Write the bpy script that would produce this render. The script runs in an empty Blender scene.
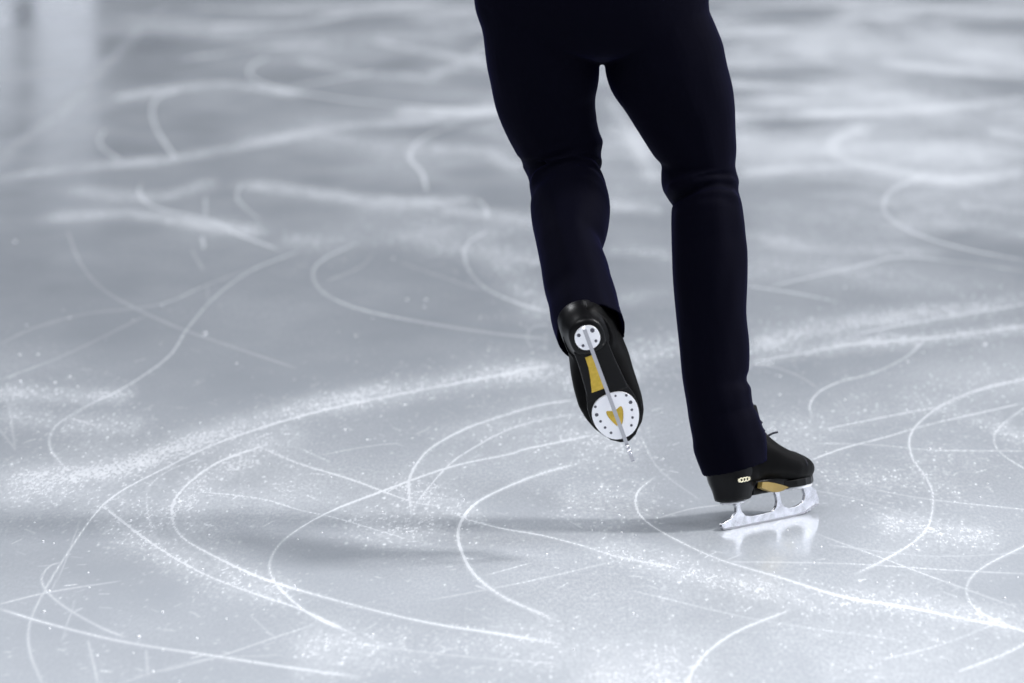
import bpy, bmesh, math, random
import numpy as np
from mathutils import Vector, Matrix, noise
random.seed(7); rng = np.random.default_rng(7)
sc = bpy.context.scene
C = sc.collection

# ------------------------------------------------------------------ camera
F = 5689.0                      # focal length in pixels (200 mm on 36 mm)
PITCH = math.radians(8.5); H = 1.698; CY = -9.327
cam_d = bpy.data.cameras.new('camera'); cam = bpy.data.objects.new('camera', cam_d); C.objects.link(cam)
cam_d.lens = 200; cam_d.sensor_width = 36; cam_d.clip_start = .1; cam_d.clip_end = 300
cam.location = (0, CY, H); cam.rotation_euler = (math.radians(90) - PITCH, 0, 0)
cam_d.dof.use_dof = True; cam_d.dof.focus_distance = 9.34; cam_d.dof.aperture_fstop = 4.6
sc.camera = cam
cp, sp = math.cos(PITCH), math.sin(PITCH)
def ray(px, py):
    a, b = (px - 512) / F, (341.5 - py) / F
    return Vector((a, cp + b * sp, -sp + b * cp))
def W(px, py, y):               # point seen at a pixel, at depth y
    r = ray(px, py); t = (y - CY) / r.y
    return Vector((r.x * t, y, H + r.z * t))
def G(px, py):                  # point of the ice seen at a pixel
    r = ray(px, py); t = -H / r.z
    return (r.x * t, CY + r.y * t)

# ------------------------------------------------------------------ materials
def mat(name, col, rough=.5, metal=0., **kw):
    m = bpy.data.materials.new(name); m.use_nodes = True
    b = m.node_tree.nodes['Principled BSDF']
    b.inputs['Base Color'].default_value = (*col, 1)
    b.inputs['Roughness'].default_value = rough; b.inputs['Metallic'].default_value = metal
    for k, v in kw.items(): b.inputs[k.replace('_', ' ')].default_value = v
    return m
def noisy(m, scale, strength, dist=.001, stretch=(1, 1, 1), colvar=None):
    n = m.node_tree.nodes; l = m.node_tree.links; b = n['Principled BSDF']
    tc = n.new('ShaderNodeTexCoord'); mp = n.new('ShaderNodeMapping'); mp.inputs['Scale'].default_value = stretch
    t = n.new('ShaderNodeTexNoise'); t.inputs['Scale'].default_value = scale; t.inputs['Detail'].default_value = 4
    bp = n.new('ShaderNodeBump'); bp.inputs['Strength'].default_value = strength; bp.inputs['Distance'].default_value = dist
    l.new(tc.outputs['Object'], mp.inputs['Vector']); l.new(mp.outputs['Vector'], t.inputs['Vector'])
    l.new(t.outputs['Fac'], bp.inputs['Height']); l.new(bp.outputs['Normal'], b.inputs['Normal'])
    if colvar:
        r = n.new('ShaderNodeValToRGB'); r.color_ramp.elements[0].color = (*colvar[0], 1); r.color_ramp.elements[1].color = (*colvar[1], 1)
        r.color_ramp.elements[0].position = .35; r.color_ramp.elements[1].position = .65
        l.new(t.outputs['Fac'], r.inputs['Fac']); l.new(r.outputs['Color'], b.inputs['Base Color'])
    return m
M_cloth = noisy(mat('navy_stretch_cloth', (.0012, .0012, .0045), .8, Sheen_Weight=.05, Sheen_Roughness=.35, Sheen_Tint=(.10, .10, 1, 1), Specular_IOR_Level=.04), 60, .25, .002, (1, 1, .35))
M_jacket = noisy(mat('dark_jersey', (.01, .01, .02), .8), 80, .2)
M_skin = noisy(mat('skin', (.55, .34, .25), .5), 40, .15)
M_hair = noisy(mat('dark_hair', (.03, .02, .015), .6), 90, .5, .003, (1, 1, .2))
M_boot = noisy(mat('black_boot_microfibre', (.0018, .0018, .002), .5, Specular_IOR_Level=.06), 220, .15, .0006)
M_heel = noisy(mat('black_gloss_shell', (.002, .002, .0025), .33, Specular_IOR_Level=.18), 30, .05)
M_chrome = noisy(mat('chrome_blade', (.82, .82, .86), .22, 1.), 70, .18, .0006, colvar=((.62, .62, .65), (.88, .88, .92)))
M_edge = noisy(mat('ground_steel', (.42, .42, .45), .4, .9), 200, .2, .0003)
M_plate = noisy(mat('nickel_plate', (.88, .88, .91), .35, .55), 120, .15, .0004)
M_gold = noisy(mat('yellow_shank', (.60, .40, .03), .45), 150, .1, .0004, colvar=((.55, .37, .03), (.66, .45, .05)))
M_dgold = noisy(mat('bronze_shank', (.30, .21, .06), .45), 150, .1, .0004)
M_screw = noisy(mat('dark_screw', (.10, .10, .12), .3, .8), 300, .1, .0002)
M_emblem = noisy(mat('cream_emblem', (.75, .70, .52), .4), 300, .1, .0002)
M_lace = noisy(mat('navy_lace', (.01, .01, .022), .7), 300, .3, .0004)
M_board = noisy(mat('grey_board', (.16, .17, .19), .6), 3, .1, colvar=((.14, .15, .17), (.19, .2, .22)))
M_stand = noisy(mat('dark_seating_wall', (.08, .09, .11), .9), 2, .1, colvar=((.03, .035, .045), (.05, .055, .07)))
M_post = noisy(mat('white_post', (.85, .87, .92), .5), 20, .05)

# ------------------------------------------------------------------ helpers
def link(name, bm, m, parent=None, smooth=True, mods=()):
    me = bpy.data.meshes.new(name)
    bmesh.ops.recalc_face_normals(bm, faces=bm.faces[:])
    bm.to_mesh(me); bm.free()
    if smooth:
        for p in me.polygons: p.use_smooth = True
    me.materials.append(m)
    o = bpy.data.objects.new(name, me); C.objects.link(o)
    if parent: o.parent = parent
    for kind, kw in mods:
        md = o.modifiers.new(kind.lower(), kind)
        for k, v in kw.items(): setattr(md, k, v)
    return o
def loft(bm, rings, cap=(True, True)):
    vs = [[bm.verts.new(p) for p in r] for r in rings]
    n = len(vs[0])
    for a, b in zip(vs, vs[1:]):
        for i in range(n):
            bm.faces.new((a[i], a[(i + 1) % n], b[(i + 1) % n], b[i]))
    if cap[0]: bm.faces.new(vs[0])
    if cap[1]: bm.faces.new(vs[-1])
def prism(bm, pts, axis, a, b):        # outline pushed along one axis
    def co(p, h):
        return {'x': (h, p[0], p[1]), 'z': (p[0], p[1], h)}[axis]
    lo = [bm.verts.new(co(p, a)) for p in pts]; hi = [bm.verts.new(co(p, b)) for p in pts]
    n = len(pts)
    bm.faces.new(lo); bm.faces.new(hi[::-1])
    for i in range(n): bm.faces.new((lo[i], lo[(i + 1) % n], hi[(i + 1) % n], hi[i]))
def tube(bm, pts, r, n=8):
    pts = [Vector(p) for p in pts]; rings = []
    for i, p in enumerate(pts):
        a = (pts[min(i + 1, len(pts) - 1)] - pts[max(i - 1, 0)]).normalized()
        s = a.orthogonal().normalized() if i == 0 else (s - a * s.dot(a)).normalized()
        d = a.cross(s)
        rr = r[i] if isinstance(r, (list, tuple)) else r
        rings.append([p + rr * (math.cos(t) * s + math.sin(t) * d) for t in [2 * math.pi * k / n for k in range(n)]])
    loft(bm, rings)
def interp(tab, x):                    # smooth table lookup (Catmull-Rom through rows)
    xs = [r[0] for r in tab]
    if x <= xs[0]: return list(tab[0][1:])
    if x >= xs[-1]: return list(tab[-1][1:])
    i = max(k for k in range(len(xs)) if xs[k] <= x); i = min(i, len(xs) - 2)
    t = (x - xs[i]) / (xs[i + 1] - xs[i]); out = []
    for c in range(1, len(tab[0])):
        p1, p2 = tab[i][c], tab[i + 1][c]
        def sl(a, b, cc):
            return (tab[cc][c] - tab[a][c]) / (tab[cc][0] - tab[a][0]) if cc != a else 0
        m1 = sl(max(i - 1, 0), i, i + 1); m2 = sl(i, i + 1, min(i + 2, len(tab) - 1))
        h = xs[i + 1] - xs[i]
        out.append((2*t**3 - 3*t*t + 1)*p1 + (t**3 - 2*t*t + t)*h*m1 + (3*t*t - 2*t**3)*p2 + (t**3 - t*t)*h*m2)
    return out

# ================================================================== ICE
# every mark: pixel polyline -> points on the ice, stamped into the sheet's frost maps in metres
xs = np.concatenate([[-30, -15, -8, -5, -3.6], np.arange(-2.5, 2.5, .0026), [3.6, 5, 8, 15, 30]])
ys = [-1.75]
while ys[-1] < 13:
    d = ys[-1] - CY; ys.append(ys[-1] + max(.0065, d * d / (H * F) * .8))
ys = np.array([-30, -15, -8, -4, -2.6] + ys + [15, 18, 21, 25, 31])
NX, NY = len(xs), len(ys)
scr = np.zeros((NY, NX), np.float32); snow = np.zeros((NY, NX), np.float32)
def spline(pts, n=14):
    P = np.array(pts, float)
    if len(P) < 3: return np.array([P[0] + (P[1] - P[0]) * t for t in np.linspace(0, 1, n * 2)])
    P = np.vstack([2 * P[0] - P[1], P, 2 * P[-1] - P[-2]]); out = []
    for i in range(1, len(P) - 2):
        for t in np.linspace(0, 1, n, endpoint=False):
            out.append(.5 * (2*P[i] + (P[i+1]-P[i-1])*t + (2*P[i-1]-5*P[i]+4*P[i+1]-P[i+2])*t*t + (3*P[i]-P[i-1]-3*P[i+1]+P[i+2])*t**3))
    out.append(P[-2]); return np.array(out)
def stamp(A, x, y, sx, sy, v, add=False):
    i0, i1 = np.searchsorted(xs, [x - 3 * sx, x + 3 * sx]); j0, j1 = np.searchsorted(ys, [y - 3 * sy, y + 3 * sy])
    if i1 <= i0 or j1 <= j0: return
    g = v * np.exp(-.5 * (((ys[j0:j1, None] - y) / sy) ** 2 + ((xs[None, i0:i1] - x) / sx) ** 2))
    s = A[j0:j1, i0:i1]
    if add: s += g.astype(np.float32)
    else: np.maximum(s, g, out=s)
def stroke(A, pts, w, v, world=False, jitter=.0, taper=True, ratio=5.2):
    q = spline(pts)
    g = np.array(q if world else [G(*p) for p in q])
    seg = np.hypot(np.diff(g[:, 0]), np.diff(g[:, 1]) / ratio); s = np.concatenate([[0], np.cumsum(seg)])
    sx = w / 600.
    step = max(sx * .8, .0012); n = max(int(s[-1] / step), 2); u = np.linspace(0, s[-1], n)
    X = np.interp(u, s, g[:, 0]); Y = np.interp(u, s, g[:, 1])
    ph = rng.random() * 9
    for k in range(n):
        f = k / (n - 1)
        e = min(1, f / .06, (1 - f) / .06) if taper else 1
        a = v * (.35 + .65 * e) * (.86 + .14 * math.sin(u[k] * 17 + ph) + jitter * rng.normal())
        stamp(A, X[k], Y[k], sx, sx * ratio, a)
T, Md, Wd = .62, .95, 1.7
lines = [
 (.9,.95,[(560,368),(546,366),(510,373),(450,384.5),(350,404),(280,422),(215,444),(165,468),(120,492),(95,514),(65,557),(45,590),(30,622),(30,652),(45,690)]),
 (1.0,1.,[(267,444),(215,464),(180,492),(172,514),(182,537),(220,559),(270,581),(350,604),(425,622),(500,634),(560,644)]),
 (.9,.9,[(100,504),(150,542),(200,572),(250,592),(300,609),(350,632)]),
 (1.0,1.,[(593,435),(526,449),(510,454),(450,467),(380,492),(325,514),(285,539),(270,562),(275,582),(300,607),(325,622),(355,634)]),
 (.8,.8,[(262,448),(300,464),(350,479),(410,501),(440,506)]),
 (1.2,.9,[(575,400),(540,405),(505,415),(465,429),(430,449),(412,472),(409,492),(412,517)]),
 (.9,.7,[(575,414),(540,420),(510,429),(480,444),(450,464),(425,492),(415,506)]),
 (1.4,1.1,[(580,463),(540,474),(500,490),(475,504),(462,520),(458,536),(463,555),(475,575),(500,595),(530,609),(555,620)]),
 (.9,.8,[(462,518),(500,528),(540,535),(580,545),(620,557),(680,568)]),
 (.8,.8,[(62,562),(50,566),(42,577),(46,590),(65,607),(100,627),(125,637)]),
 (.9,.95,[(0,609),(50,624),(125,642),(215,656),(300,669),(360,677)]),
 (.7,.65,[(0,604),(50,592),(120,581)]),
 (1.1,.85,[(300,251),(252,270),(215,297),(188,328),(168,357),(125,387),(85,407),(55,427),(50,447),(65,468)]),
 (.9,.6,[(67,230),(81,264),(104,290),(141,311),(182,329),(236,348),(296,368)]),
 (1.0,.5,[(0,344),(34,328),(84,314),(128,309),(168,302),(209,284),(289,255)]),
 (1.1,.45,[(0,380),(13,375),(67,354),(145,316)]),
 (.7,.6,[(200,458),(170,470),(153,482),(147,492),(148,512),(153,535)]),
 (.6,.6,[(160,672),(223,655),(273,638),(313,625)]),
 (.5,.5,[(250,615),(277,640)]),
 (.6,.6,[(200,492),(233,495),(267,500),(300,510),(340,519),(410,540)]),
 (.6,.5,[(300,448),(330,462)]), (.6,.5,[(320,455),(370,446),(400,443)]),
 (1.0,.9,[(1024,380),(990,386),(952,400),(923,419),(910,437),(912.6,458),(927,479),(933,497),(929,524),(915,541),(886,559),(855,574)]),
 (.8,.9,[(811,460),(844,448),(886,437),(927,425),(1010,406),(1024,403)]),
 (.6,.7,[(815,443),(877,445),(935,450),(1030,451)]),
 (.6,.6,[(873,489),(927,499),(1030,510)]),
 (.9,.8,[(1030,404),(1002,425),(994,439),(1002,454),(1030,472)]),
 (.9,.9,[(1030,543),(985,566),(968.5,582),(968.5,599),(985,615),(1030,634)]),
 (1.0,1.,[(655,476.7),(638,491.7),(636.7,508),(646.7,521.7),(673,538),(720,559.5),(782,578),(844,597),(906,607),(968,619.5),(1030,631)]),
 (.7,.6,[(819,534.6),(886,559.5),(935,578),(1010,605)]),
 (.6,.6,[(720,561.5),(844,563.6),(948,570),(1030,574)]),
 (1.0,.85,[(790,610),(740,630),(710,650),(692,672),(685,695)]),
 (.9,.6,[(960,671),(1002,655),(1030,641)]),
 (.6,.6,[(487,575),(530,563)]), (.6,.5,[(655,519),(690,509),(720,505)]),
 (1.5,.8,[(925,176),(895,188),(885,200),(885,212),(900,225.5),(930,239),(975,251),(1030,261)]),
 (1.2,.6,[(768,287),(825,273.5),(864,264.5),(900,257),(960,262),(1024,271)]),
 (1.3,.6,[(748,286),(795,293),(840,302)]),
 (.9,.7,[(752,364),(768,365),(798,375.6),(817.5,387.6)]),
 (1.0,.8,[(812,418),(810,405),(819,392),(840,381.6),(870,374),(903,359),(924,341)]),
 (.8,.7,[(820,430),(900,414),(945,405),(975,392),(1030,377)]),
 (1.0,.8,[(753,362),(795,354.6),(855,344),(930,338),(1030,325)]),
 (1.0,.6,[(849,335),(930,320),(1030,303)]),
 (1.3,.85,[(357,243),(327,257),(313.6,270),(317,285.5),(334,299),(367,311),(425,322.6),(492,333),(549,339)]),
 (1.4,.8,[(489,230),(468,243.5),(465,260),(473.5,277),(492,292),(526,306),(546,311)]),
 (.9,.5,[(532,348),(527,338),(532,328),(549,324)]),
 (.9,.5,[(327,281),(360,267),(372,255)]), (.9,.4,[(400,262),(440,276),(480,290)]),
 (1.9,.8,[(180,90),(158,97),(152,112),(156,128),(165,143),(175,157)]),
 (1.9,.6,[(105,130),(100,138),(102,147),(120,160)]),
 (2.2,.7,[(268,56),(252,66),(250,75),(262,83),(285,90),(350,100),(430,108),(480,112)]),
 (1.8,.7,[(290,87),(330,80),(375,72)]),
 (1.6,.6,[(142,183),(139,192),(146,202),(165,210),(210,220),(240,235),(280,250)]),
 (1.9,.8,[(460,124),(440,130),(417,143),(410,158),(422,173),(427,192)]),
 (1.6,.4,[(240,185),(238,200),(260,220)]),
 (1.4,.5,[(205,197),(206,216)]), (1.,.5,[(192,250),(203,270)]), (1.6,.8,[(202,238),(204,248)]),
 (.9,.3,[(207,285),(209,303)]),
 (1.8,.5,[(478,200),(486,208),(487,218)]),
 (1.,.35,[(0,398),(8,404),(15,447)]), (.7,.5,[(0,430),(8,440),(16,450)]),
 (1.,.5,[(70,418),(95,425)]), (.7,.5,[(52,590),(66,560),(80,520)]),
 (.7,.4,[(75,600),(62,640)]), (.8,.5,[(88,640),(98,683)]), (.9,.5,[(146,650),(148,676)]),
 (.7,.35,[(430,600),(520,583),(620,560)]), (.6,.35,[(630,590),(760,620),(900,640)]),
 (.7,.4,[(330,640),(450,655),(560,664)]), (.6,.35,[(120,683),(200,660),(280,655)]),
 (.6,.35,[(830,545),(930,556),(1024,553)]), (.8,.4,[(640,435),(660,470),(700,500)]),
 (.6,.4,[(880,660),(940,645),(1000,622)]), (.6,.3,[(760,480),(860,500),(960,530)]),
]
for w, v, p in lines:
    far = max(0, min(1, (300 - np.mean([q[1] for q in p])) / 120))
    stroke(scr, p, w * .85, (v ** .7) * (.50 + .16 * far), jitter=.05)
# wide, soft snow bands
bands = [
 (9,.70,[(0,478),(60,476),(130,466),(200,440),(300,409),(400,390),(500,374),(560,368)]),
 (15,.42,[(0,486),(90,500),(170,512),(215,470),(300,430)]),
 (9,.42,[(110,520),(160,550),(220,575),(290,592)]),
 (6,.55,[(-5,392),(60,396),(130,394)]), (8,.35,[(0,415),(70,425),(140,425)]),
 (14,.42,[(560,500),(600,500),(650,505)]), (9,.42,[(400,485),(440,500),(480,520)]),
 (10,.40,[(440,520),(400,528),(350,520)]),
 (8,.42,[(600,548),(700,575),(800,598),(900,606),(1030,622)]),
 (30,.62,[(560,700),(640,680),(720,690)]), (12,.35,[(300,650),(420,650),(560,640)]),
 (10,.70,[(740,350),(850,325),(950,312),(1030,300)]), (7,.62,[(745,362),(830,346),(960,335),(1030,325)]),
 (12,.60,[(625,360),(650,352),(690,345)]), (8,.45,[(560,380),(640,372)]), (14,.45,[(480,240),(515,280),(550,315)]),
 (10,.35,[(420,240),(470,250),(540,262)]), (8,.35,[(280,240),(360,240),(450,232)]),
 (14,.30,[(430,440),(520,420),(600,412)]), (10,.35,[(540,430),(600,440),(640,455)]),
 (8,.30,[(700,430),(820,420),(1000,395)]), (8,.35,[(920,400),(980,420),(1024,440)]),
 (10,.25,[(820,480),(900,475),(960,480)]), (6,.3,[(880,520),(930,528),(990,535)]),
 # far ice, out of focus
 (6,.85,[(400,112),(460,114),(500,110)]), (5,.60,[(0,178),(75,168),(175,158),(280,138),(350,126),(475,118)]),
 (5,.60,[(115,98),(165,90),(225,84),(300,94)]), (6,.70,[(50,217),(125,214),(200,224),(265,232)]),
 (6,.70,[(240,185),(300,190),(360,200),(425,203),(475,200)]), (6,.55,[(70,190),(150,196),(215,182)]),
 (5,.30,[(165,5),(115,55),(65,110),(15,145),(-5,175)]),
 (4,.65,[(195,8),(300,10),(440,2)]), (4,.65,[(210,26),(290,24),(360,12)]), (3,.5,[(180,60),(260,48),(330,44)]),
 (4,.6,[(371,40),(430,52),(490,64)]), (4,.5,[(320,13),(480,10)]), (6,.5,[(430,75),(470,60),(490,40)]),
 (5,.4,[(300,60),(360,72),(440,80)]), (6,.45,[(430,150),(480,150),(520,170)]), (6,.4,[(440,210),(500,215),(530,220)]),
 (5,.7,[(720,62),(780,54),(830,48)]), (5,.8,[(720,84),(780,86),(830,90)]), (5,.8,[(880,62),(950,70),(1030,76)]),
 (5,.8,[(720,117),(870,112),(960,106),(1030,98)]), (5,.55,[(735,140),(800,132),(870,130)]),
 (6,.75,[(870,125),(835,140),(840,158),(900,172),(960,180),(1030,170)]), (5,.65,[(745,172),(790,168),(850,166)]),
 (4,.7,[(715,34),(800,30),(900,40)]), (4,.8,[(720,8),(850,4),(1030,14)]), (4,.6,[(840,18),(920,16)]), (5,.5,[(990,130),(1030,140)]),
 (6,.55,[(610,100),(640,150),(655,180)]), (6,.5,[(610,205),(660,210)]), (8,.4,[(760,240),(850,250),(940,252)]), (8,.45,[(930,220),(1030,235)]),
 (7,.45,[(620,300),(670,290)]), (7,.4,[(610,250),(670,255)]), (6,.45,[(960,205),(1030,212)]), (5,.5,[(610,130),(650,125)]),
 (24,.55,[(735,60),(880,40),(1030,55)]), (16,.5,[(735,150),(900,150),(1030,160)]), (20,.35,[(420,20),(600,40)]), (26,.30,[(250,500),(420,480),(640,440)]), (24,.26,[(-20,500),(100,490),(240,540)]), (22,.24,[(760,400),(900,440),(1040,470)]), (18,.25,[(640,300),(760,270),(1040,290)]), (20,.30,[(760,215),(900,215),(1040,190)]), (18,.45,[(760,100),(900,95),(1040,120)]), (14,.3,[(120,20),(300,40),(460,30)]), (14,.25,[(300,130),(420,150),(520,130)]), (22,.22,[(60,460),(200,500),(420,470),(650,440)]), (26,.30,[(720,440),(900,400),(1030,360)]), (30,.28,[(400,690),(700,640),(1030,680)]),
]
for w, v, p in bands:
    far = max(0, min(1, (250 - np.mean([q[1] for q in p])) / 80))
    stroke(snow, p, w * (1.3 + .6 * far), v * (.70 + .10 * far), ratio=5.2, taper=True)
# the sheet goes on outside the frame: more edges and snow of the same kind
for k in range(60):
    cx = rng.uniform(1.4, 3.2) * rng.choice([-1, 1]); cy = rng.uniform(-1.5, 12); R = rng.uniform(.5, 2.5); a0 = rng.uniform(0, 6.3); da = rng.uniform(.8, 2)
    pts = [(cx + R * math.cos(a0 + da * t / 8), cy + R * math.sin(a0 + da * t / 8)) for t in range(9)]
    if all(abs(p[0]) > .08 + .095 * (p[1] - CY) or p[1] < -1.3 for p in pts): stroke(scr, pts, .9, .8, world=True)
# faint older edges in the far field
for k in range(0):
    cx = rng.uniform(-1.6, 1.6); cy = rng.uniform(1.5, 12); R = rng.uniform(.6, 2.2); a0 = rng.uniform(0, 6.3); da = rng.uniform(.8, 2)
    stroke(snow, [(cx + R * math.cos(a0 + da * t / 8), cy + R * math.sin(a0 + da * t / 8)) for t in range(9)], rng.uniform(2, 5), rng.uniform(.2, .42), world=True)
# toe-pick dots and snow grains stamped singly
for w, v, p in bands[:24]:
    q = spline(p)
    n = int(len(q) * (12 if w < 14 else 10))
    for k in range(n):
        a = q[rng.integers(len(q))] + rng.normal(0, 1, 2) * (w * 1.7, w * 1.5)
        x, y = G(*a); s = rng.uniform(.5, 1.1) / 600
        stamp(scr, x, y, s, s * rng.uniform(3, 6), rng.uniform(.08, .36) * (1.7 if rng.random() < .08 else 1))
for k in range(1900):
    x, y = G(rng.uniform(-60, 1090), rng.uniform(300, 720)); s = rng.uniform(.45, .9) / 600
    stamp(scr, x, y, s, s * rng.uniform(3, 6), rng.uniform(.06, .32) * (2 if rng.random() < .06 else 1))
for k in range(260):                     # short skid ticks
    px, py = rng.uniform(0, 1024), rng.uniform(330, 690); L = rng.uniform(4, 14); a = rng.uniform(-.6, .5)
    stroke(scr, [(px, py), (px + L * math.cos(a), py + L * math.sin(a))], .45, rng.uniform(.15, .45))

XX, YY = np.meshgrid(xs, ys)
co = np.zeros((NY * NX, 3), np.float32); co[:, 0] = XX.ravel(); co[:, 1] = YY.ravel()
idx = np.arange(NX * NY).reshape(NY, NX)
quads = np.stack([idx[:-1, :-1], idx[:-1, 1:], idx[1:, 1:], idx[1:, :-1]], -1).reshape(-1, 4)
me = bpy.data.meshes.new('floor')
me.vertices.add(len(co)); me.vertices.foreach_set('co', co.ravel())
me.loops.add(quads.size); me.loops.foreach_set('vertex_index', quads.ravel().astype(np.int32))
me.polygons.add(len(quads)); me.polygons.foreach_set('loop_start', np.arange(0, quads.size, 4, dtype=np.int32))
me.update(calc_edges=True)
for nm, A in (('scratch', scr), ('snow', snow)):
    at = me.attributes.new(nm, 'FLOAT', 'POINT'); at.data.foreach_set('value', A.ravel())
ice = bpy.data.objects.new('floor', me); C.objects.link(ice); ice['kind'] = 'structure'
ice['label'] = 'scratched pale grey ice of the skating rink'

m = bpy.data.materials.new('rink_ice'); m.use_nodes = True; me.materials.append(m)
n = m.node_tree.nodes; l = m.node_tree.links; b = n['Principled BSDF']
def N(t, **kw):
    o = n.new(t)
    for k, v in kw.items():
        if k in o.inputs: o.inputs[k].default_value = v
        else: setattr(o, k, v)
    return o
def math_(op, a, b2=None, clamp=False):
    o = n.new('ShaderNodeMath'); o.operation = op; o.use_clamp = clamp
    for i, v in enumerate((a, b2)):
        if v is None: continue
        if isinstance(v, (int, float)): o.inputs[i].default_value = v
        else: l.new(v, o.inputs[i])
    return o.outputs[0]
tc = N('ShaderNodeTexCoord')
def tex(scale, sx, sy, detail=3, rough=.55, rot=0):
    mp = N('ShaderNodeMapping'); mp.inputs['Scale'].default_value = (sx, sy, 1); mp.inputs['Rotation'].default_value = (0, 0, rot)
    t = N('ShaderNodeTexNoise'); t.inputs['Scale'].default_value = scale; t.inputs['Detail'].default_value = detail; t.inputs['Roughness'].default_value = rough
    l.new(tc.outputs['Object'], mp.inputs['Vector']); l.new(mp.outputs['Vector'], t.inputs['Vector']); return t.outputs['Fac']
a_s = N('ShaderNodeAttribute', attribute_name='scratch').outputs['Fac']
a_w = N('ShaderNodeAttribute', attribute_name='snow').outputs['Fac']
fine = tex(190, 1, .22, 3, .7); med = tex(22, 1, .3, 4, .6); big = tex(2.2, 1, .45, 4, .55); cloud = tex(.55, 1, .8, 3, .5)
grain = math_('MULTIPLY_ADD', fine, 3.2); grain.node.inputs[2].default_value = -1.15; grain.node.use_clamp = True
# snow: wide map broken up by medium and fine noise
w1 = math_('MULTIPLY', a_w, math_('MULTIPLY_ADD', med, 1.5)); w1.node.inputs[1].links[0].from_node.inputs[2].default_value = .25
base = math_('MULTIPLY_ADD', big, 1.0); base.node.inputs[2].default_value = -.31; base.node.use_clamp = True
base2 = math_('MULTIPLY', base, 1.0)
vmp = N('ShaderNodeMapping'); vmp.inputs['Scale'].default_value = (1, .42, 1); vmp.inputs['Rotation'].default_value = (0, 0, .12)
vn = N('ShaderNodeTexNoise'); vn.inputs['Scale'].default_value = 1.6; vn.inputs['Detail'].default_value = 2
l.new(tc.outputs['Object'], vn.inputs['Vector'])
vadd = N('ShaderNodeVectorMath', operation='MULTIPLY_ADD'); l.new(vn.outputs['Color'], vadd.inputs[0]); vadd.inputs[1].default_value = (.9, 1.6, 0); l.new(tc.outputs['Object'], vadd.inputs[2])
l.new(vadd.outputs[0], vmp.inputs['Vector'])
vo = N('ShaderNodeTexVoronoi', feature='DISTANCE_TO_EDGE'); vo.inputs['Scale'].default_value = 1.9; l.new(vmp.outputs[0], vo.inputs['Vector'])
vm = N('ShaderNodeMapRange', interpolation_type='SMOOTHSTEP'); l.new(vo.outputs['Distance'], vm.inputs[0]); vm.inputs[1].default_value = .0; vm.inputs[2].default_value = .26; vm.inputs[3].default_value = .36; vm.inputs[4].default_value = 0
sy_ = N('ShaderNodeSeparateXYZ'); l.new(tc.outputs['Object'], sy_.inputs[0])
fm = N('ShaderNodeMapRange', interpolation_type='SMOOTHSTEP'); l.new(sy_.outputs['Y'], fm.inputs[0]); fm.inputs[1].default_value = 1.5; fm.inputs[2].default_value = 5.5
xm = N('ShaderNodeMapRange', interpolation_type='SMOOTHSTEP'); l.new(sy_.outputs['X'], xm.inputs[0]); xm.inputs[1].default_value = -1.5; xm.inputs[2].default_value = .9; xm.inputs[3].default_value = .22
worn = math_('MULTIPLY', fm.outputs[0], xm.outputs[0])
net = math_('MULTIPLY', math_('MULTIPLY', vm.outputs[0], worn), math_('MULTIPLY', cloud, 1.7))
w1 = math_('ADD', w1, net); w1 = math_('ADD', w1, math_('MULTIPLY', worn, .17))
w2 = math_('ADD', w1, math_('MULTIPLY', base2, .8))
gr = math_('MULTIPLY_ADD', grain, .75); gr.node.inputs[2].default_value = .45
w3 = math_('MULTIPLY', w2, gr, True)
tot = math_('MULTIPLY', w3, .80, True)
tot = math_('ADD', tot, math_('MULTIPLY', a_s, .85), True)
mix = N('ShaderNodeMix', data_type='RGBA'); l.new(tot, mix.inputs['Factor'])
mix.inputs[6].default_value = (.372, .398, .434, 1); mix.inputs[7].default_value = (.86, .88, .912, 1)
l.new(mix.outputs[2], b.inputs['Base Color'])
rg = N('ShaderNodeMapRange'); l.new(tot, rg.inputs[0]); rg.inputs[3].default_value = .07; rg.inputs[4].default_value = .6
l.new(rg.outputs[0], b.inputs['Roughness']); b.inputs['IOR'].default_value = 1.42
bp = N('ShaderNodeBump'); bp.inputs['Strength'].default_value = .12; bp.inputs['Distance'].default_value = .001
l.new(tot, bp.inputs['Height']); l.new(bp.outputs['Normal'], b.inputs['Normal'])

# loose shavings: real crumbs of ice
bm = bmesh.new()
def crumb(x, y, r):
    res = bmesh.ops.create_icosphere(bm, subdivisions=1, radius=r)
    for v in res['verts']:
        k = 1 + .35 * noise.noise(v.co * 900 + Vector((x * 50, y * 50, 0)))
        v.co = Vector((v.co.x * k * 1.2 + x, v.co.y * k * 1.4 + y, max(v.co.z * k * .8 + r * .4, 0)))
for w, v, p in bands[:20]:
    q = spline(p)
    for k in range(int(len(q) * .35)):
        a = q[random.randrange(len(q))]; x, y = G(a[0] + random.gauss(0, w * 1.5), a[1] + random.gauss(0, w * 1.3))
        crumb(x, y, random.choice([.0009, .0012, .0012, .0018]))
for k in range(130):
    x, y = G(random.uniform(0, 1024), random.uniform(300, 683)); crumb(x, y, random.uniform(.0008, .0018))
for px, py, r in [(15,242,.004),(205,334,.0045),(20,355,.003),(38,355,.003),(70,377,.0035),(20,382,.004),(55,383,.003),(985,345,.005),(908,362,.003),(845,288,.003),(345,430,.003),(405,405,.002),(930,449,.003),(940,449,.003),(139,637,.003),(44,612,.003),(230,455,.002),(407,300,.003),(426,300,.003),(780,395,.0025),(845,400,.0025)]:
    x, y = G(px, py); crumb(x, y, r * .8)
M_snow = noisy(mat('snow_crumb', (.93, .94, .97), .7), 500, .3, .0005)
o = link('ice_shavings', bm, M_snow); o['kind'] = 'stuff'; o['label'] = 'loose white ice shavings scattered over the scratched rink ice'; o['category'] = 'ice shavings'

DS = -.095     # depth of the figure
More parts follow.
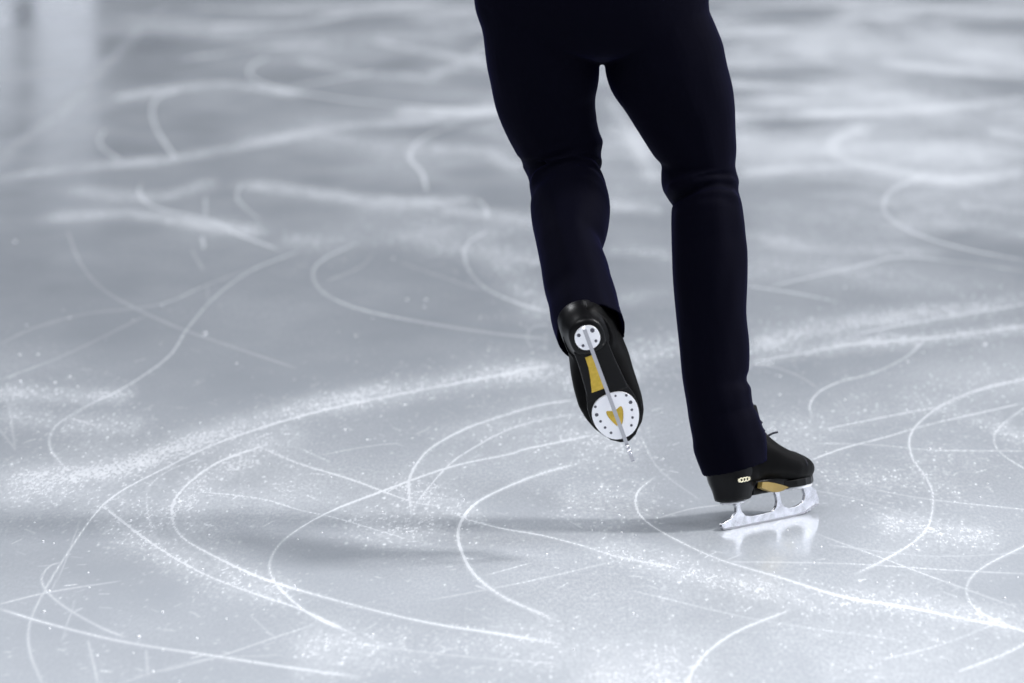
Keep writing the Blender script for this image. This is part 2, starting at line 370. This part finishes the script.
# ================================================================== SKATES
def egg(y0, y1, hw, k=1.0, n=36, skew=.0):
    out = []
    for i in range(n):
        t = 2 * math.pi * i / n; c, s = math.cos(t), math.sin(t)
        y = (y0 + y1) / 2 - (y1 - y0) / 2 * c
        out.append((hw * math.copysign(abs(s) ** .85, s) * (1 + skew * c), y))
    return out
def ring_xz(y, hw, zb, zt, xo, n=32, sq=2.3):
    r = []
    for i in range(n):
        t = 2 * math.pi * i / n; c, s = math.cos(t), math.sin(t)
        q = 2.6 if s < 0 else 2.0
        x = hw * math.copysign(abs(c) ** (2 / q), c); zz = math.copysign(abs(s) ** (2 / q), s)
        z = (zb + zt) / 2 + (zt - zb) / 2 * zz
        if z > (zb + zt) / 2: x *= 1 - .22 * ((z - (zb + zt) / 2) / ((zt - zb) / 2)) ** 2
        r.append((x + xo, y, z))
    return r
foot = [(-.001,.010,.075,.095,0),(.004,.024,.068,.115,0),(.015,.031,.062,.14,0),(.035,.0355,.060,.165,0),(.06,.0385,.061,.178,0),(.09,.0440,.068,.172,.001),(.115,.0475,.068,.152,.002),
        (.14,.0485,.064,.134,.003),(.165,.0490,.060,.121,.003),(.19,.0465,.058,.112,.001),(.212,.041,.058,.106,-.001),(.230,.032,.060,.099,-.002),(.242,.020,.064,.090,-.003),(.248,.008,.070,.082,-.004)]
def ky(y): return y if y < .06 else .06 + (y - .06) * .925
foot = [(ky(r[0]),) + r[1:] for r in foot]
def make_boot(name, sgn, label, shaft_top):
    """sgn = +1: outer side towards +x (right boot)."""
    bm = bmesh.new()
    loft(bm, [ring_xz(y, hw, zb, zt, -xo * sgn * -1 if False else xo * sgn, 32) for y, hw, zb, zt, xo in foot])
    # ankle shaft
    rings = []
    for i in range(12):
        t = i / 11; z = .075 + t * (shaft_top - .075)
        cy = .048 + .012 * math.sin(t * 3) ; ry = .043 + .006 * t + .006 * (1 - t); rx = .038 + .004 * t
        rings.append([(rx * math.cos(a), cy + ry * math.sin(a), z) for a in [2 * math.pi * k / 28 for k in range(28)]])
    loft(bm, rings)
    if sgn < 0:
        for v in bm.verts: v.co.x += .16 * max(0, v.co.z - .070); v.co.x *= 1.05 if v.co.z > .07 else 1
    boot = link(name, bm, M_boot, None, mods=[('REMESH', dict(mode='VOXEL', voxel_size=.0028)), ('SMOOTH', dict(factor=.5, iterations=8))])
    boot['label'] = label
    for md in boot.modifiers:
        if md.type == 'REMESH': md.use_smooth_shade = True
    # toe-cap seam and side seams
    def seam(y0, z0f, pts):
        bm = bmesh.new(); tube(bm, pts, .0009, 6); return link('seam', bm, M_lace, boot)
    def surf(y, ang, off=0):
        hw, zb, zt, xo = interp([r for r in foot], y); zc = (zb + zt) / 2
        c, s = math.cos(ang), math.sin(ang); q = 2.6 if s < 0 else 2.0
        x = hw * math.copysign(abs(c) ** (2 / q), c); zz = math.copysign(abs(s) ** (2 / q), s)
        if zz > 0: x *= 1 - .22 * zz * zz
        return Vector((x * (1 + off / .035) + xo * sgn, y, zc + (zt - zb) / 2 * zz * (1 + off / .03)))
    seam(0, 0, [surf(.176 + .012 * math.sin(a), a) for a in [k * math.pi / 14 for k in range(15)]])
    # outsole: one slab from the arch to the toe
    out = [(-.016,.083),(-.019,.10),(-.026,.125),(-.035,.15),(-.040,.175),(-.039,.198),(-.032,.222),(-.020,.239),(-.006,.247),(.008,.244),(.022,.233),(.034,.212),(.0405,.188),(.040,.165),(.034,.14),(.026,.118),(.020,.10),(.017,.083)]
    bm = bmesh.new(); prism(bm, [(x * sgn, ky(y)) for x, y in out], 'z', .0525, .0660)
    link('sole', bm, M_heel, boot, mods=[('BEVEL', dict(width=.0022, segments=3, limit_method='ANGLE'))], smooth=False)
    # heel: glossy shell that cups the back of the boot and tapers to the heel block
    rings = []
    for z, hw, y0, y1, dome in [(.0445,.0280,.007,.062,0),(.050,.0288,.005,.065,0),(.066,.0310,.002,.075,0),(.078,.0375,-.003,.080,0),(.090,.0385,-.005,.084,0),(.100,.0388,-.005,.080,0),(.108,.0380,-.005,.068,0),(.114,.0365,-.004,.052,0),(.1155,.034,.004,.045,0)]:
        r = []
        for k in range(32):
            t = 2 * math.pi * k / 32; c, s = math.cos(t), math.sin(t)
            q = 2.1 if c < 0 else 3.2
            r.append((hw * math.copysign(abs(s) ** (2 / q), s), (y0 + y1) / 2 + (y1 - y0) / 2 * math.copysign(abs(c) ** (2 / q), c), z))
        rings.append(r)
    bm = bmesh.new(); loft(bm, rings)
    h = link('heel', bm, M_heel, boot, mods=[('SUBSURF', dict(levels=1, render_levels=1))])
    h['label'] = 'glossy black heel shell'
    # shank piece: bridges heel and sole, its outer half coloured
    bm = bmesh.new(); prism(bm, [(.029,.055),(.029,.085),(.034,.145),(-.034,.145),(-.029,.085),(-.029,.055)], 'z', .0510, .0745)
    link('shank', bm, M_heel, boot, smooth=False, mods=[('BEVEL', dict(width=.003, segments=2))])
    bm = bmesh.new()
    col = M_gold if sgn < 0 else M_dgold
    # underside strip + strip that wraps up the outer side
    pts = [(.001,.070),(.001,.136),(.024,.136),(.0185,.112),(.0150,.090),(.0145,.070)]
    prism(bm, [(x * sgn, ky(y)) for x, y in pts], 'z', .0498, .0560)
    up = [(.0415,.063,.0630),(.041,.076,.0580),(.041,.090,.0530),(.041,.104,.0505),(.042,.116,.0515)]
    lo = [Vector((x * sgn * 1.03, y, z)) for x, y, z in up]
    hi = [Vector((x, y, z)) for x, y, z in [(.0435*sgn,.066,.0725),(.0445*sgn,.078,.0710),(.0455*sgn,.092,.0675),(.0470*sgn,.108,.0625),(.0475*sgn,.126,.0560)]]
    a = [bm.verts.new(p) for p in lo]; c_ = [bm.verts.new(p) for p in hi]
    ai = [bm.verts.new(p - Vector((.010 * sgn, 0, -.0))) for p in lo]; ci = [bm.verts.new(p - Vector((.010 * sgn, 0, 0))) for p in hi]
    for i in range(4 if sgn > 0 else 0):
        bm.faces.new((a[i], a[i+1], c_[i+1], c_[i])); bm.faces.new((ai[i], ci[i], ci[i+1], ai[i+1]))
        bm.faces.new((a[i], ai[i], ai[i+1], a[i+1])); bm.faces.new((c_[i], c_[i+1], ci[i+1], ci[i]))
    if sgn > 0: bm.faces.new((a[0], c_[0], ci[0], ai[0])); bm.faces.new((a[4], ai[4], ci[4], c_[4]))
    else: bmesh.ops.delete(bm, geom=[v for v in a + c_ + ai + ci], context='VERTS')
    y_ = link('shank_inlay', bm, col, boot, smooth=False); y_['label'] = 'yellow inlay under the arch'
    # plates
    bm = bmesh.new(); prism(bm, [(x * 1.0, y) for x, y in egg(.015, .056, .0205)], 'z', .0412, .0448)
    # notch towards the toe between two lobes
    link('heel_plate', bm, M_plate, boot, smooth=False, mods=[('BEVEL', dict(width=.0008, segments=2, limit_method='ANGLE'))])
    # sole plate with an inner cut-out
    outer = egg(.148, .236, .0375, skew=-.0)
    outer = [(x * (1 - .10 * (y - .192) / .044), ky(y)) for x, y in outer]
    cut = []
    for i in range(36):
        t = 2 * math.pi * i / 36; y = .192 - .020 * math.cos(t)
        if math.cos(t) > .3: y += .010 * max(0, 1 - abs(math.sin(t)) / .7)
        s = math.sin(t); wv = .0175 * (1 - .62 * (y - .172) / .040)
        cut.append((wv * math.copysign(abs(s) ** .6, s), ky(y)))
    bm = bmesh.new(); n_ = 36
    V = {}
    for key, pts, z in (('ob', outer, .0488), ('ib', cut, .0488), ('ot', outer, .0524), ('it', cut, .0524)):
        V[key] = [bm.verts.new((x, y, z)) for x, y in pts]
    for i in range(n_):
        j = (i + 1) % n_
        for p, q in (('ob', 'ib'), ('ib', 'it'), ('it', 'ot'), ('ot', 'ob')):
            bm.faces.new((V[p][i], V[p][j], V[q][j], V[q][i]))
    link('sole_plate', bm, M_plate, boot, smooth=False, mods=[('BEVEL', dict(width=.0006, segments=2, limit_method='ANGLE'))])
    bm = bmesh.new(); prism(bm, [(x * .98, y) for x, y in cut], 'z', .0506, .0526)
    link('sole_inlay', bm, M_gold, boot, smooth=False)['label'] = 'yellow sole seen through the plate cut-out'
    # screws
    spots = [(-.0115,.026,.0030),(.0115,.026,.0036),(-.0110,.045,.0024),(.0110,.045,.0024)]
    for yy, xx in ((.162,.0265),(.177,.0290),(.191,.0268),(.205,.0235),(.218,.0175)):
        spots += [(-xx, yy, .0022 if yy != .177 else .0030), (xx, yy, .0022 if yy != .177 else .0030)]
    spots.append((.010, .156, .0018))
    for x, y, r in spots:
        y = ky(y); zo = .008 if y < .06 else 0
        bm = bmesh.new(); prism(bm, [(x + r * math.cos(t), y + r * math.sin(t)) for t in [2 * math.pi * k / 12 for k in range(12)]], 'z', .0481 - zo, .0500 - zo)
        link('screw', bm, M_screw, boot, smooth=False)
    # blade
    prof = [(0,.006),(.004,.0012),(.03,0),(.1,0),(.185,0),(.212,.0015),(.2165,.0045),(.2195,.0008),(.2235,.0075),(.2275,.0030),(.2310,.0115),(.2360,.0075),(.2420,.0145),(.2505,.0105),(.2525,.020),(.2470,.036),(.2300,.0495),
            (.2060,.0495),(.2150,.042),(.2180,.032),(.2130,.0225),(.202,.0180),(.188,.0155),(.172,.0155),(.1620,.0190),(.1560,.027),(.1535,.0400),(.1540,.0495),(.1400,.0495),(.1440,.041),(.1450,.031),(.1420,.0225),(.1350,.0168),(.1250,.0148),(.095,.0142),(.074,.0146),(.062,.0170),(.0545,.024),(.0515,.033),(.0520,.0415),
            (.0370,.0415),(.0410,.034),(.0395,.026),(.0300,.0185),(.0130,.0140),(.0010,.0110)]
    bm = bmesh.new(); prism(bm, prof, 'x', -.0028, .0028)
    bl = link('blade', bm, M_chrome, boot, smooth=False, mods=[('BEVEL', dict(width=.0006, segments=2, limit_method='ANGLE', angle_limit=.4))])
    bl['label'] = 'chrome figure skating blade'
    bm = bmesh.new()
    low = [(.0005,.0055),(.004,.0010),(.03,-.0002),(.1,-.0002),(.185,-.0002),(.212,.0013),(.2165,.0040),(.2350,.0095),(.2507,.0113)]
    prism(bm, low + [(y, z + .0030) for y, z in low[::-1]], 'x', -.0031, .0031)
    link('blade_edge', bm, M_edge, boot, smooth=False)['label'] = 'dull grey ground edge of the blade'
    # thicker runner body with engraving line
    # laces up the front of the boot
    pts = []
    for k, (y, z) in enumerate([(.138,.130),(.125,.140),(.114,.150),(.105,.162),(.100,.176)]):
        bm = bmesh.new(); sx_ = .16 * (z - .07) if sgn < 0 else 0
        tube(bm, [(-.020, y + .004, z - .010), (-.010, y + .003, z + .001), (0, y, z + .004), (.010, y + .003, z + .001), (.020, y + .004, z - .010)], .0026, 8)
        for v in bm.verts: v.co.x += sx_
        link('lace', bm, M_lace, boot)
    bm = bmesh.new()
    tube(bm, [(0,.130,.136),(.004 * sgn,.137,.142),(.009 * sgn,.143,.145),(.014 * sgn,.150,.146)], .0019, 8)
    tube(bm, [(0,.130,.136),(-.010,.140,.140),(-.020,.146,.134),(-.014,.138,.130),(0,.130,.136)], .0014, 8)
    link('lace_bow', bm, M_lace, boot)
    if sgn < 0: return boot
    # oval emblem on the outer side of the heel shell
    bm = bmesh.new()
    X = .0380 * sgn
    def loop(y0, z0, ry, rz, r=.0011):
        P = [(X - sgn * .0000, y0 + ry * math.cos(t), z0 + rz * math.sin(t)) for t in [2 * math.pi * k / 16 for k in range(17)]]
        tube(bm, P, r, 6)
    for j, (yy, ry) in enumerate(((.0195,.0046),(.0270,.0044),(.0340,.0041))):
        loop(yy, .0815, ry, .0031)
    loop(.0140, .0815, .0020, .0022)
    loop(.0392, .0815, .0018, .0022)
    link('emblem', bm, M_emblem, boot)['label'] = 'small cream chain-like oval emblem'
    return boot

person = bpy.data.objects.new('person', None); C.objects.link(person)
person['category'] = 'person'
person['label'] = 'figure skater in navy trousers and black skates, seen from behind, gliding on one leg'
right = make_boot('skate_boot', +1, 'black boot of the standing leg, its blade on the ice', .20)
left = make_boot('skate_boot', -1, 'black boot of the raised leg, its sole towards the camera', .155)
right.parent = person; left.parent = person
gx, gy = G(721, 531)
dy_ = Vector((.68, .733, 0)).normalized()
zz = Vector((-.05, .0, 1)).normalized(); zz = (zz - dy_ * zz.dot(dy_)).normalized()
zz = Vector((-.13, .055, 1)).normalized(); zz = (zz - dy_ * zz.dot(dy_)).normalized()
xx_ = dy_.cross(zz)
def frame(x, y, z, p):
    return Matrix(((x.x, y.x, z.x, p.x), (x.y, y.y, z.y, p.y), (x.z, y.z, z.z, p.z), (0, 0, 0, 1)))
right.matrix_world = frame(xx_, dy_, zz, Vector((gx, gy, .0002)))
# raised foot
r_ = Vector((1, 0, 0)); vd = ray(605, 390).normalized(); u_ = r_.cross(vd).normalized(); r_ = vd.cross(u_)
al, ph = math.radians(22), math.radians(20.3)
pd = math.sin(ph) * r_ - math.cos(ph) * u_
ty = math.cos(al) * pd + math.sin(al) * vd
tz = math.cos(al) * vd - math.sin(al) * pd
tx = ty.cross(tz)
anchor = W(587.5, 338, -.25 + DS)
R = frame(tx, ty, tz, Vector((0, 0, 0)))
off = R @ Vector((0, .0355, .0412))
left.matrix_world = frame(tx, ty, tz, anchor - off)

# ================================================================== TROUSERS
def leg_rings(tab, y0, y1, step, ncirc, fold, hem, axis_end):
    """tab rows: (py, xl, xr, depth, depth radius)."""
    cs = []
    k = y0
    while k <= y1 + .01:
        xl, xr, dp, rd = interp(tab, k); cs.append(((xl + xr) / 2, k, (xr - xl) / 2, dp, rd)); k += step
    P = [W(c[0], c[1], c[3]) for c in cs]; rings = []
    def ring(p, a, hw, rd, kk, ph=0):
        s = Vector((1, 0, 0)); s = (s - a * s.dot(a)).normalized(); d = a.cross(s)
        out = []
        for i in range(ncirc):
            t = 2 * math.pi * i / ncirc
            f = fold(kk, t)
            out.append(p + s * hw * math.cos(t) * (1 + f * abs(math.sin(t))) + d * rd * math.sin(t) * (1 + f))
        return out
    for i, (p, c) in enumerate(zip(P, cs)):
        lo, hi = max(i - 5, 0), min(i + 5, len(P) - 1)
        a = (P[hi] - P[lo]).normalized()
        if i > len(P) - 8 and axis_end is not None:
            a = a.lerp(axis_end, (i - (len(P) - 8)) / 7).normalized()
        dist = c[3] - CY
        sl = math.hypot(a.x, a.z); k2 = abs(a.z) / sl if sl else 1
        rings.append(ring(p, a, c[2] * dist / F * (.5 + .5 * k2), c[4], c[1]))
    # hem folded in
    a = (P[-1] - P[-4]).normalized() if axis_end is None else axis_end
    c = cs[-1]; hw = c[2] * (c[3] - CY) / F; p = P[-1]
    for back, shr in ((-.001, .0022), (.004, .0052), (.02, .0056), (.05, .007), (.09, .0085)):
        rings.append(ring(p - a * back, a, hw - shr, c[4] - shr, c[1]))
    return rings
def nfold(seed, centre, amp, width):
    def f(py, t):
        e = math.exp(-((py - centre) / width) ** 2)
        v = noise.noise(Vector((py * .11 + 1.2 * math.sin(t), math.cos(t) * .7, seed)))
        w = noise.noise(Vector((py * .02, math.cos(t) * 2.2 + seed, math.sin(t) * 2.2)))
        return amp * e * v * 2.2 + .05 * w
    return f
Ltab = [(-30,476,600,.09,.085),(0,474,600,.09,.088),(25,481.5,598,.09,.088),(60,486,599,.10,.086),(75,489,600,.105,.084),(100,494.5,597,.115,.080),(120,502.5,598.5,.12,.076),(137,511,601.5,.125,.072),
        (145,516,602.5,.127,.069),(151,519.5,605.3,.128,.070),(156,521,604,.128,.068),(162,522,602,.127,.066),(167,524.5,603,.125,.067),(173,527.5,601.5,.12,.066),(180,528,602.5,.112,.064),(190,530,607,.10,.064),(207,530,610.5,.07,.062),
        (225,532,609,.04,.062),(240,535.5,605,.01,.062),(249,537.5,601.5,-.008,.062),(258,539,604.5,-.025,.062),(270,540.5,609.5,-.048,.062),(285,543,613.5,-.075,.061),(299,547,618,-.10,.060),(318,550,622.5,-.140,.060),(333,555,628,-.172,.058)]
Rtab = [(-30,590,703,.09,.09),(0,588,709,.09,.092),(20,590,711,.09,.092),(40,599,719,.095,.091),(68,604.5,729.5,.10,.088),(90,618.5,735,.11,.084),(109,630,738,.118,.080),(140,648.5,738.5,.125,.073),(155,658,737.5,.128,.069),(162,661,736.5,.13,.068),
        (169,660.5,736,.13,.068),(176,660,737,.128,.067),(183,662,739,.125,.067),(190,667,741.5,.122,.065),(197,671.5,740,.118,.063),(205,671,742,.113,.064),(220,670.7,744.5,.105,.064),(240,671,746.5,.10,.064),(254,671.5,748,.095,.063),
        (280,672.5,748,.09,.062),(315,675.6,747,.085,.060),(347,679,750,.08,.059),(370,681,749.5,.075,.059),(384,683,747.5,.072,.059),(393,684.5,752,.07,.060),(404,686,753.5,.068,.061),(412,687,755,.068,.061),(424,689,761,.066,.063),(433,690.5,764,.065,.064),(444,692,768,.064,.064),(468,701,769,.06,.062)]
Ptab = [(-150,508,690,.11,.11),(-90,496,700,.10,.12),(-40,480,706,.09,.13),(0,474.5,709,.09,.122),(25,482,711.5,.09,.108),(40,486,718,.092,.096),(48,500,706,.095,.086),(53,525,690,.098,.074),(57,560,655,.10,.055),(61,582,625,.10,.03),(65,595,612,.10,.02)]
Ltab, Rtab, Ptab = [[(r[0], r[1], r[2], r[3] + DS, r[4]) for r in t] for t in (Ltab, Rtab, Ptab)]
bm = bmesh.new()
la = (W(593, 333, -.172 + DS) - W(580, 292, -.075 + DS)).normalized()
loft(bm, leg_rings(Ltab, -30, 333, 3, 48, nfold(3, 168, .10, 24), None, la))
ra = (W(735, 466, .06) - W(719, 400, .068)).normalized()
loft(bm, leg_rings(Rtab, -30, 468, 3, 48, nfold(8, 188, .12, 18), None, ra))
rings = []; k = -150
while k <= 65:
    xl, xr, dp, rd = interp(Ptab, k); p = W((xl + xr) / 2, k, dp); hw = (xr - xl) / 2 * (dp - CY) / F
    rings.append([p + Vector((hw * math.cos(t), rd * math.sin(t), 0)) for t in [2 * math.pi * i / 64 for i in range(64)]]); k += 3.5
loft(bm, rings)
tr = link('trousers', bm, M_cloth, person, mods=[('REMESH', dict(mode='VOXEL', voxel_size=.0027)), ('SMOOTH', dict(factor=.5, iterations=3))])
tr.modifiers[0].use_smooth_shade = True
tr['label'] = 'long navy stretch trousers'

# ================================================================== BODY above the frame (one continuous surface)
def skin(name, nodes, edges, m, parent, root=0, lv=2):
    me = bpy.data.meshes.new(name); me.from_pydata([x[0] for x in nodes], edges, []); me.materials.append(m)
    o = bpy.data.objects.new(name, me); C.objects.link(o); o.parent = parent
    o.modifiers.new('skin', 'SKIN')
    if not me.skin_vertices: 
        me.attributes.new  # data layer is made with the modifier below
    for i, x in enumerate(nodes):
        r = x[1]; me.skin_vertices[0].data[i].radius = r if isinstance(r, tuple) else (r, r)
        me.skin_vertices[0].data[i].use_root = (i == root)
    o.modifiers['skin'].use_smooth_shade = True
    s = o.modifiers.new('subsurf', 'SUBSURF'); s.levels = lv; s.render_levels = lv
    return o
pel = W(592, -20, .10 + DS); kl = W(564, 165, .13 + DS); kr = W(700, 180, .13 + DS); hl = W(545, 20, .10 + DS); hr = W(650, 20, .10 + DS)
al_ = left.matrix_world @ Vector((0, .05, .13)); ar = right.matrix_world @ Vector((0, .05, .13))
cx, cy = pel.x, pel.y
nodes = [(pel, (.11, .08)), (Vector((cx, cy, 1.12)), (.12, .085)), (Vector((cx - .01, cy - .01, 1.30)), (.14, .09)), (Vector((cx - .01, cy, 1.42)), (.10, .07)), (Vector((cx - .01, cy + .01, 1.50)), .052), (Vector((cx - .01, cy + .03, 1.57)), (.068, .08)), (Vector((cx - .01, cy + .035, 1.65)), (.076, .092)), (Vector((cx - .01, cy + .03, 1.71)), (.055, .065)),
         (hl, .06), (kl, .045), (al_, .022), (hr, .06), (kr, .045), (ar, .022)]
edges = [(0,1),(1,2),(2,3),(3,4),(4,5),(5,6),(6,7),(0,8),(8,9),(9,10),(0,11),(11,12),(12,13)]
for s in (-1, 1):
    b0 = len(nodes); sh = Vector((cx + s * .17, cy, 1.39)); el = Vector((cx + s * .40, cy + .02, 1.25)); wr = Vector((cx + s * .62, cy + .08, 1.20)); pm = Vector((cx + s * .69, cy + .10, 1.195))
    nodes += [(sh, .055), (el, .040), (wr, .026), (pm, (.030, .016))]; edges += [(3, b0), (b0, b0+1), (b0+1, b0+2), (b0+2, b0+3)]
    for j, (dy, L) in enumerate(((.028,.065),(.010,.078),(-.010,.072),(-.028,.055))):
        c = len(nodes); q = pm + Vector((s * .035, dy, 0))
        nodes += [(q, .0095), (q + Vector((s * L * .55, dy * .2, -.004)), .0088), (q + Vector((s * L, dy * .3, -.020)), .0075)]
        edges += [(b0+3, c), (c, c+1), (c+1, c+2)]
    c = len(nodes); q = wr + Vector((s * .03, .03, 0)); nodes += [(q, .011), (q + Vector((s * .04, .03, -.008)), .009)]; edges += [(b0+2, c), (c, c+1)]
body = skin('body', nodes, edges, M_skin, person)
jn = [(Vector((cx, cy, 1.0)), (.16, .115)), (Vector((cx, cy, 1.12)), (.145, .105)), (Vector((cx - .01, cy - .01, 1.30)), (.17, .115)), (Vector((cx - .01, cy, 1.42)), (.115, .085)), (Vector((cx - .01, cy + .01, 1.485)), .066)]
je = [(0,1),(1,2),(2,3),(3,4)]
for s in (-1, 1):
    b0 = len(jn); jn += [(Vector((cx + s * .17, cy, 1.39)), .068), (Vector((cx + s * .40, cy + .02, 1.25)), .052), (Vector((cx + s * .60, cy + .075, 1.203)), .036)]; je += [(3, b0), (b0, b0+1), (b0+1, b0+2)]
skin('jacket', jn, je, M_jacket, person)
bm = bmesh.new(); bmesh.ops.create_uvsphere(bm, u_segments=28, v_segments=18, radius=1)
for v in list(bm.verts):
    if v.co.z < -.15 and v.co.y > .1: v.co.z = -.15; 
    v.co = Vector((v.co.x * .088 + cx - .01, v.co.y * .104 + cy + .028, v.co.z * .10 + 1.675))
link('hair', bm, M_hair, person)

# ================================================================== RINK SURROUNDS (seen as reflections)
def box(bm, x0, x1, y0, y1, z0, z1):
    prism(bm, [(x0, y0), (x1, y0), (x1, y1), (x0, y1)], 'z', z0, z1)
bm = bmesh.new(); box(bm, -28, 28, 21.2, 21.5, 0, 9)
o = link('wall_back', bm, M_stand, smooth=False); o['kind'] = 'structure'
bm = bmesh.new(); box(bm, -28, 28, 20.7, 20.85, 0, 1.1)
o = link('trim_1', bm, M_board, smooth=False); o['kind'] = 'structure'
bm = bmesh.new(); box(bm, 11.5, 11.65, -18, 20.6, 0, 6)
o = link('reflector_wall_right', bm, M_post, smooth=False); o['kind'] = 'structure'  # unseen white wall added as a reflector to brighten the blade
def bx_at(px, d): return (px - 512) / F * (d - CY)
for (pa, pb, top) in ((-40, 12, 1.45), (33, 94, 1.6)):
    bm = bmesh.new(); box(bm, bx_at(pa, 20), bx_at(pb, 20), 20.0, 20.25, 0, top)
    o = link('trim_2', bm, M_post, smooth=False, mods=[('BEVEL', dict(width=.01, segments=2))]); o['kind'] = 'structure'

# ================================================================== LIGHT
w = bpy.data.worlds.new('arena'); sc.world = w; w.use_nodes = True
bgn = w.node_tree.nodes['Background']; wl = w.node_tree.links
tcw = w.node_tree.nodes.new('ShaderNodeTexCoord'); sep = w.node_tree.nodes.new('ShaderNodeSeparateXYZ'); rp = w.node_tree.nodes.new('ShaderNodeValToRGB')
wl.new(tcw.outputs['Generated'], sep.inputs[0]); wl.new(sep.outputs['Z'], rp.inputs['Fac'])
e = rp.color_ramp.elements; e[0].position = 0; e[0].color = (.15, .165, .195, 1); e[1].position = .6; e[1].color = (.64, .67, .73, 1)
x = e.new(.15); x.color = (.30, .32, .36, 1)
wl.new(rp.outputs['Color'], bgn.inputs['Color']); bgn.inputs['Strength'].default_value = .62
def area(name, loc, tgt, size, energy, col=(1, 1, 1), shape='DISK'):
    d = bpy.data.lights.new(name, 'AREA'); d.shape = shape; d.size = size; d.energy = energy; d.color = col
    o = bpy.data.objects.new(name, d); C.objects.link(o); o.location = loc
    o.rotation_euler = (Vector(tgt) - Vector(loc)).to_track_quat('-Z', 'Y').to_euler()
sd = bpy.data.lights.new('key_and_fill_spot', 'SPOT'); sd.energy = 6600; sd.color = (1, .985, .98); sd.shadow_soft_size = .95
sd.spot_size = math.radians(42); sd.spot_blend = 1
so = bpy.data.objects.new('key_and_fill_spot', sd); C.objects.link(so); so.location = (9.5, .1, 8.2)
so.rotation_euler = (Vector((1.1, -1.6, 0)) - so.location).to_track_quat('-Z', 'Y').to_euler()
for k, (x, y) in enumerate(((-6, -4), (0, 10), (-7, 12), (6, -5), (7, 14))):
    area('arena_and_fill_lamp', (x, y, 10), (x * .3, y * .3, 0), 3, 390, (.95, .97, 1))

sd = bpy.data.lights.new('key_and_fill_spot', 'SPOT'); sd.energy = 2500; sd.color = (.97, .985, 1); sd.shadow_soft_size = 1.6  # added fill spot, no such fixture known; brightens the near ice
sd.spot_size = math.radians(44); sd.spot_blend = 1
so = bpy.data.objects.new('key_and_fill_spot', sd); C.objects.link(so); so.location = (-2.5, -7.5, 9)
so.rotation_euler = (Vector((.1, -3.1, 0)) - so.location).to_track_quat('-Z', 'Y').to_euler()

area('arena_and_fill_lamp', (7.5, 3, 9), (11.5, 3, 2.5), 2, 900, (.95, .97, 1))  # added lamp, only brightens the white wall that the blade mirrors
area('arena_and_fill_lamp', (-2.2, 14, 6), (-2.2, 20, 1.4), 1.5, 190, (.95, .97, 1))  # extra unseen lamp put in to brighten the white posts
vs = sc.view_settings; sc.display_settings.display_device = 'sRGB'
vs.view_transform = 'Standard'; vs.look = 'None'; vs.gamma = 1; vs.use_curve_mapping = False; vs.exposure = -0.05
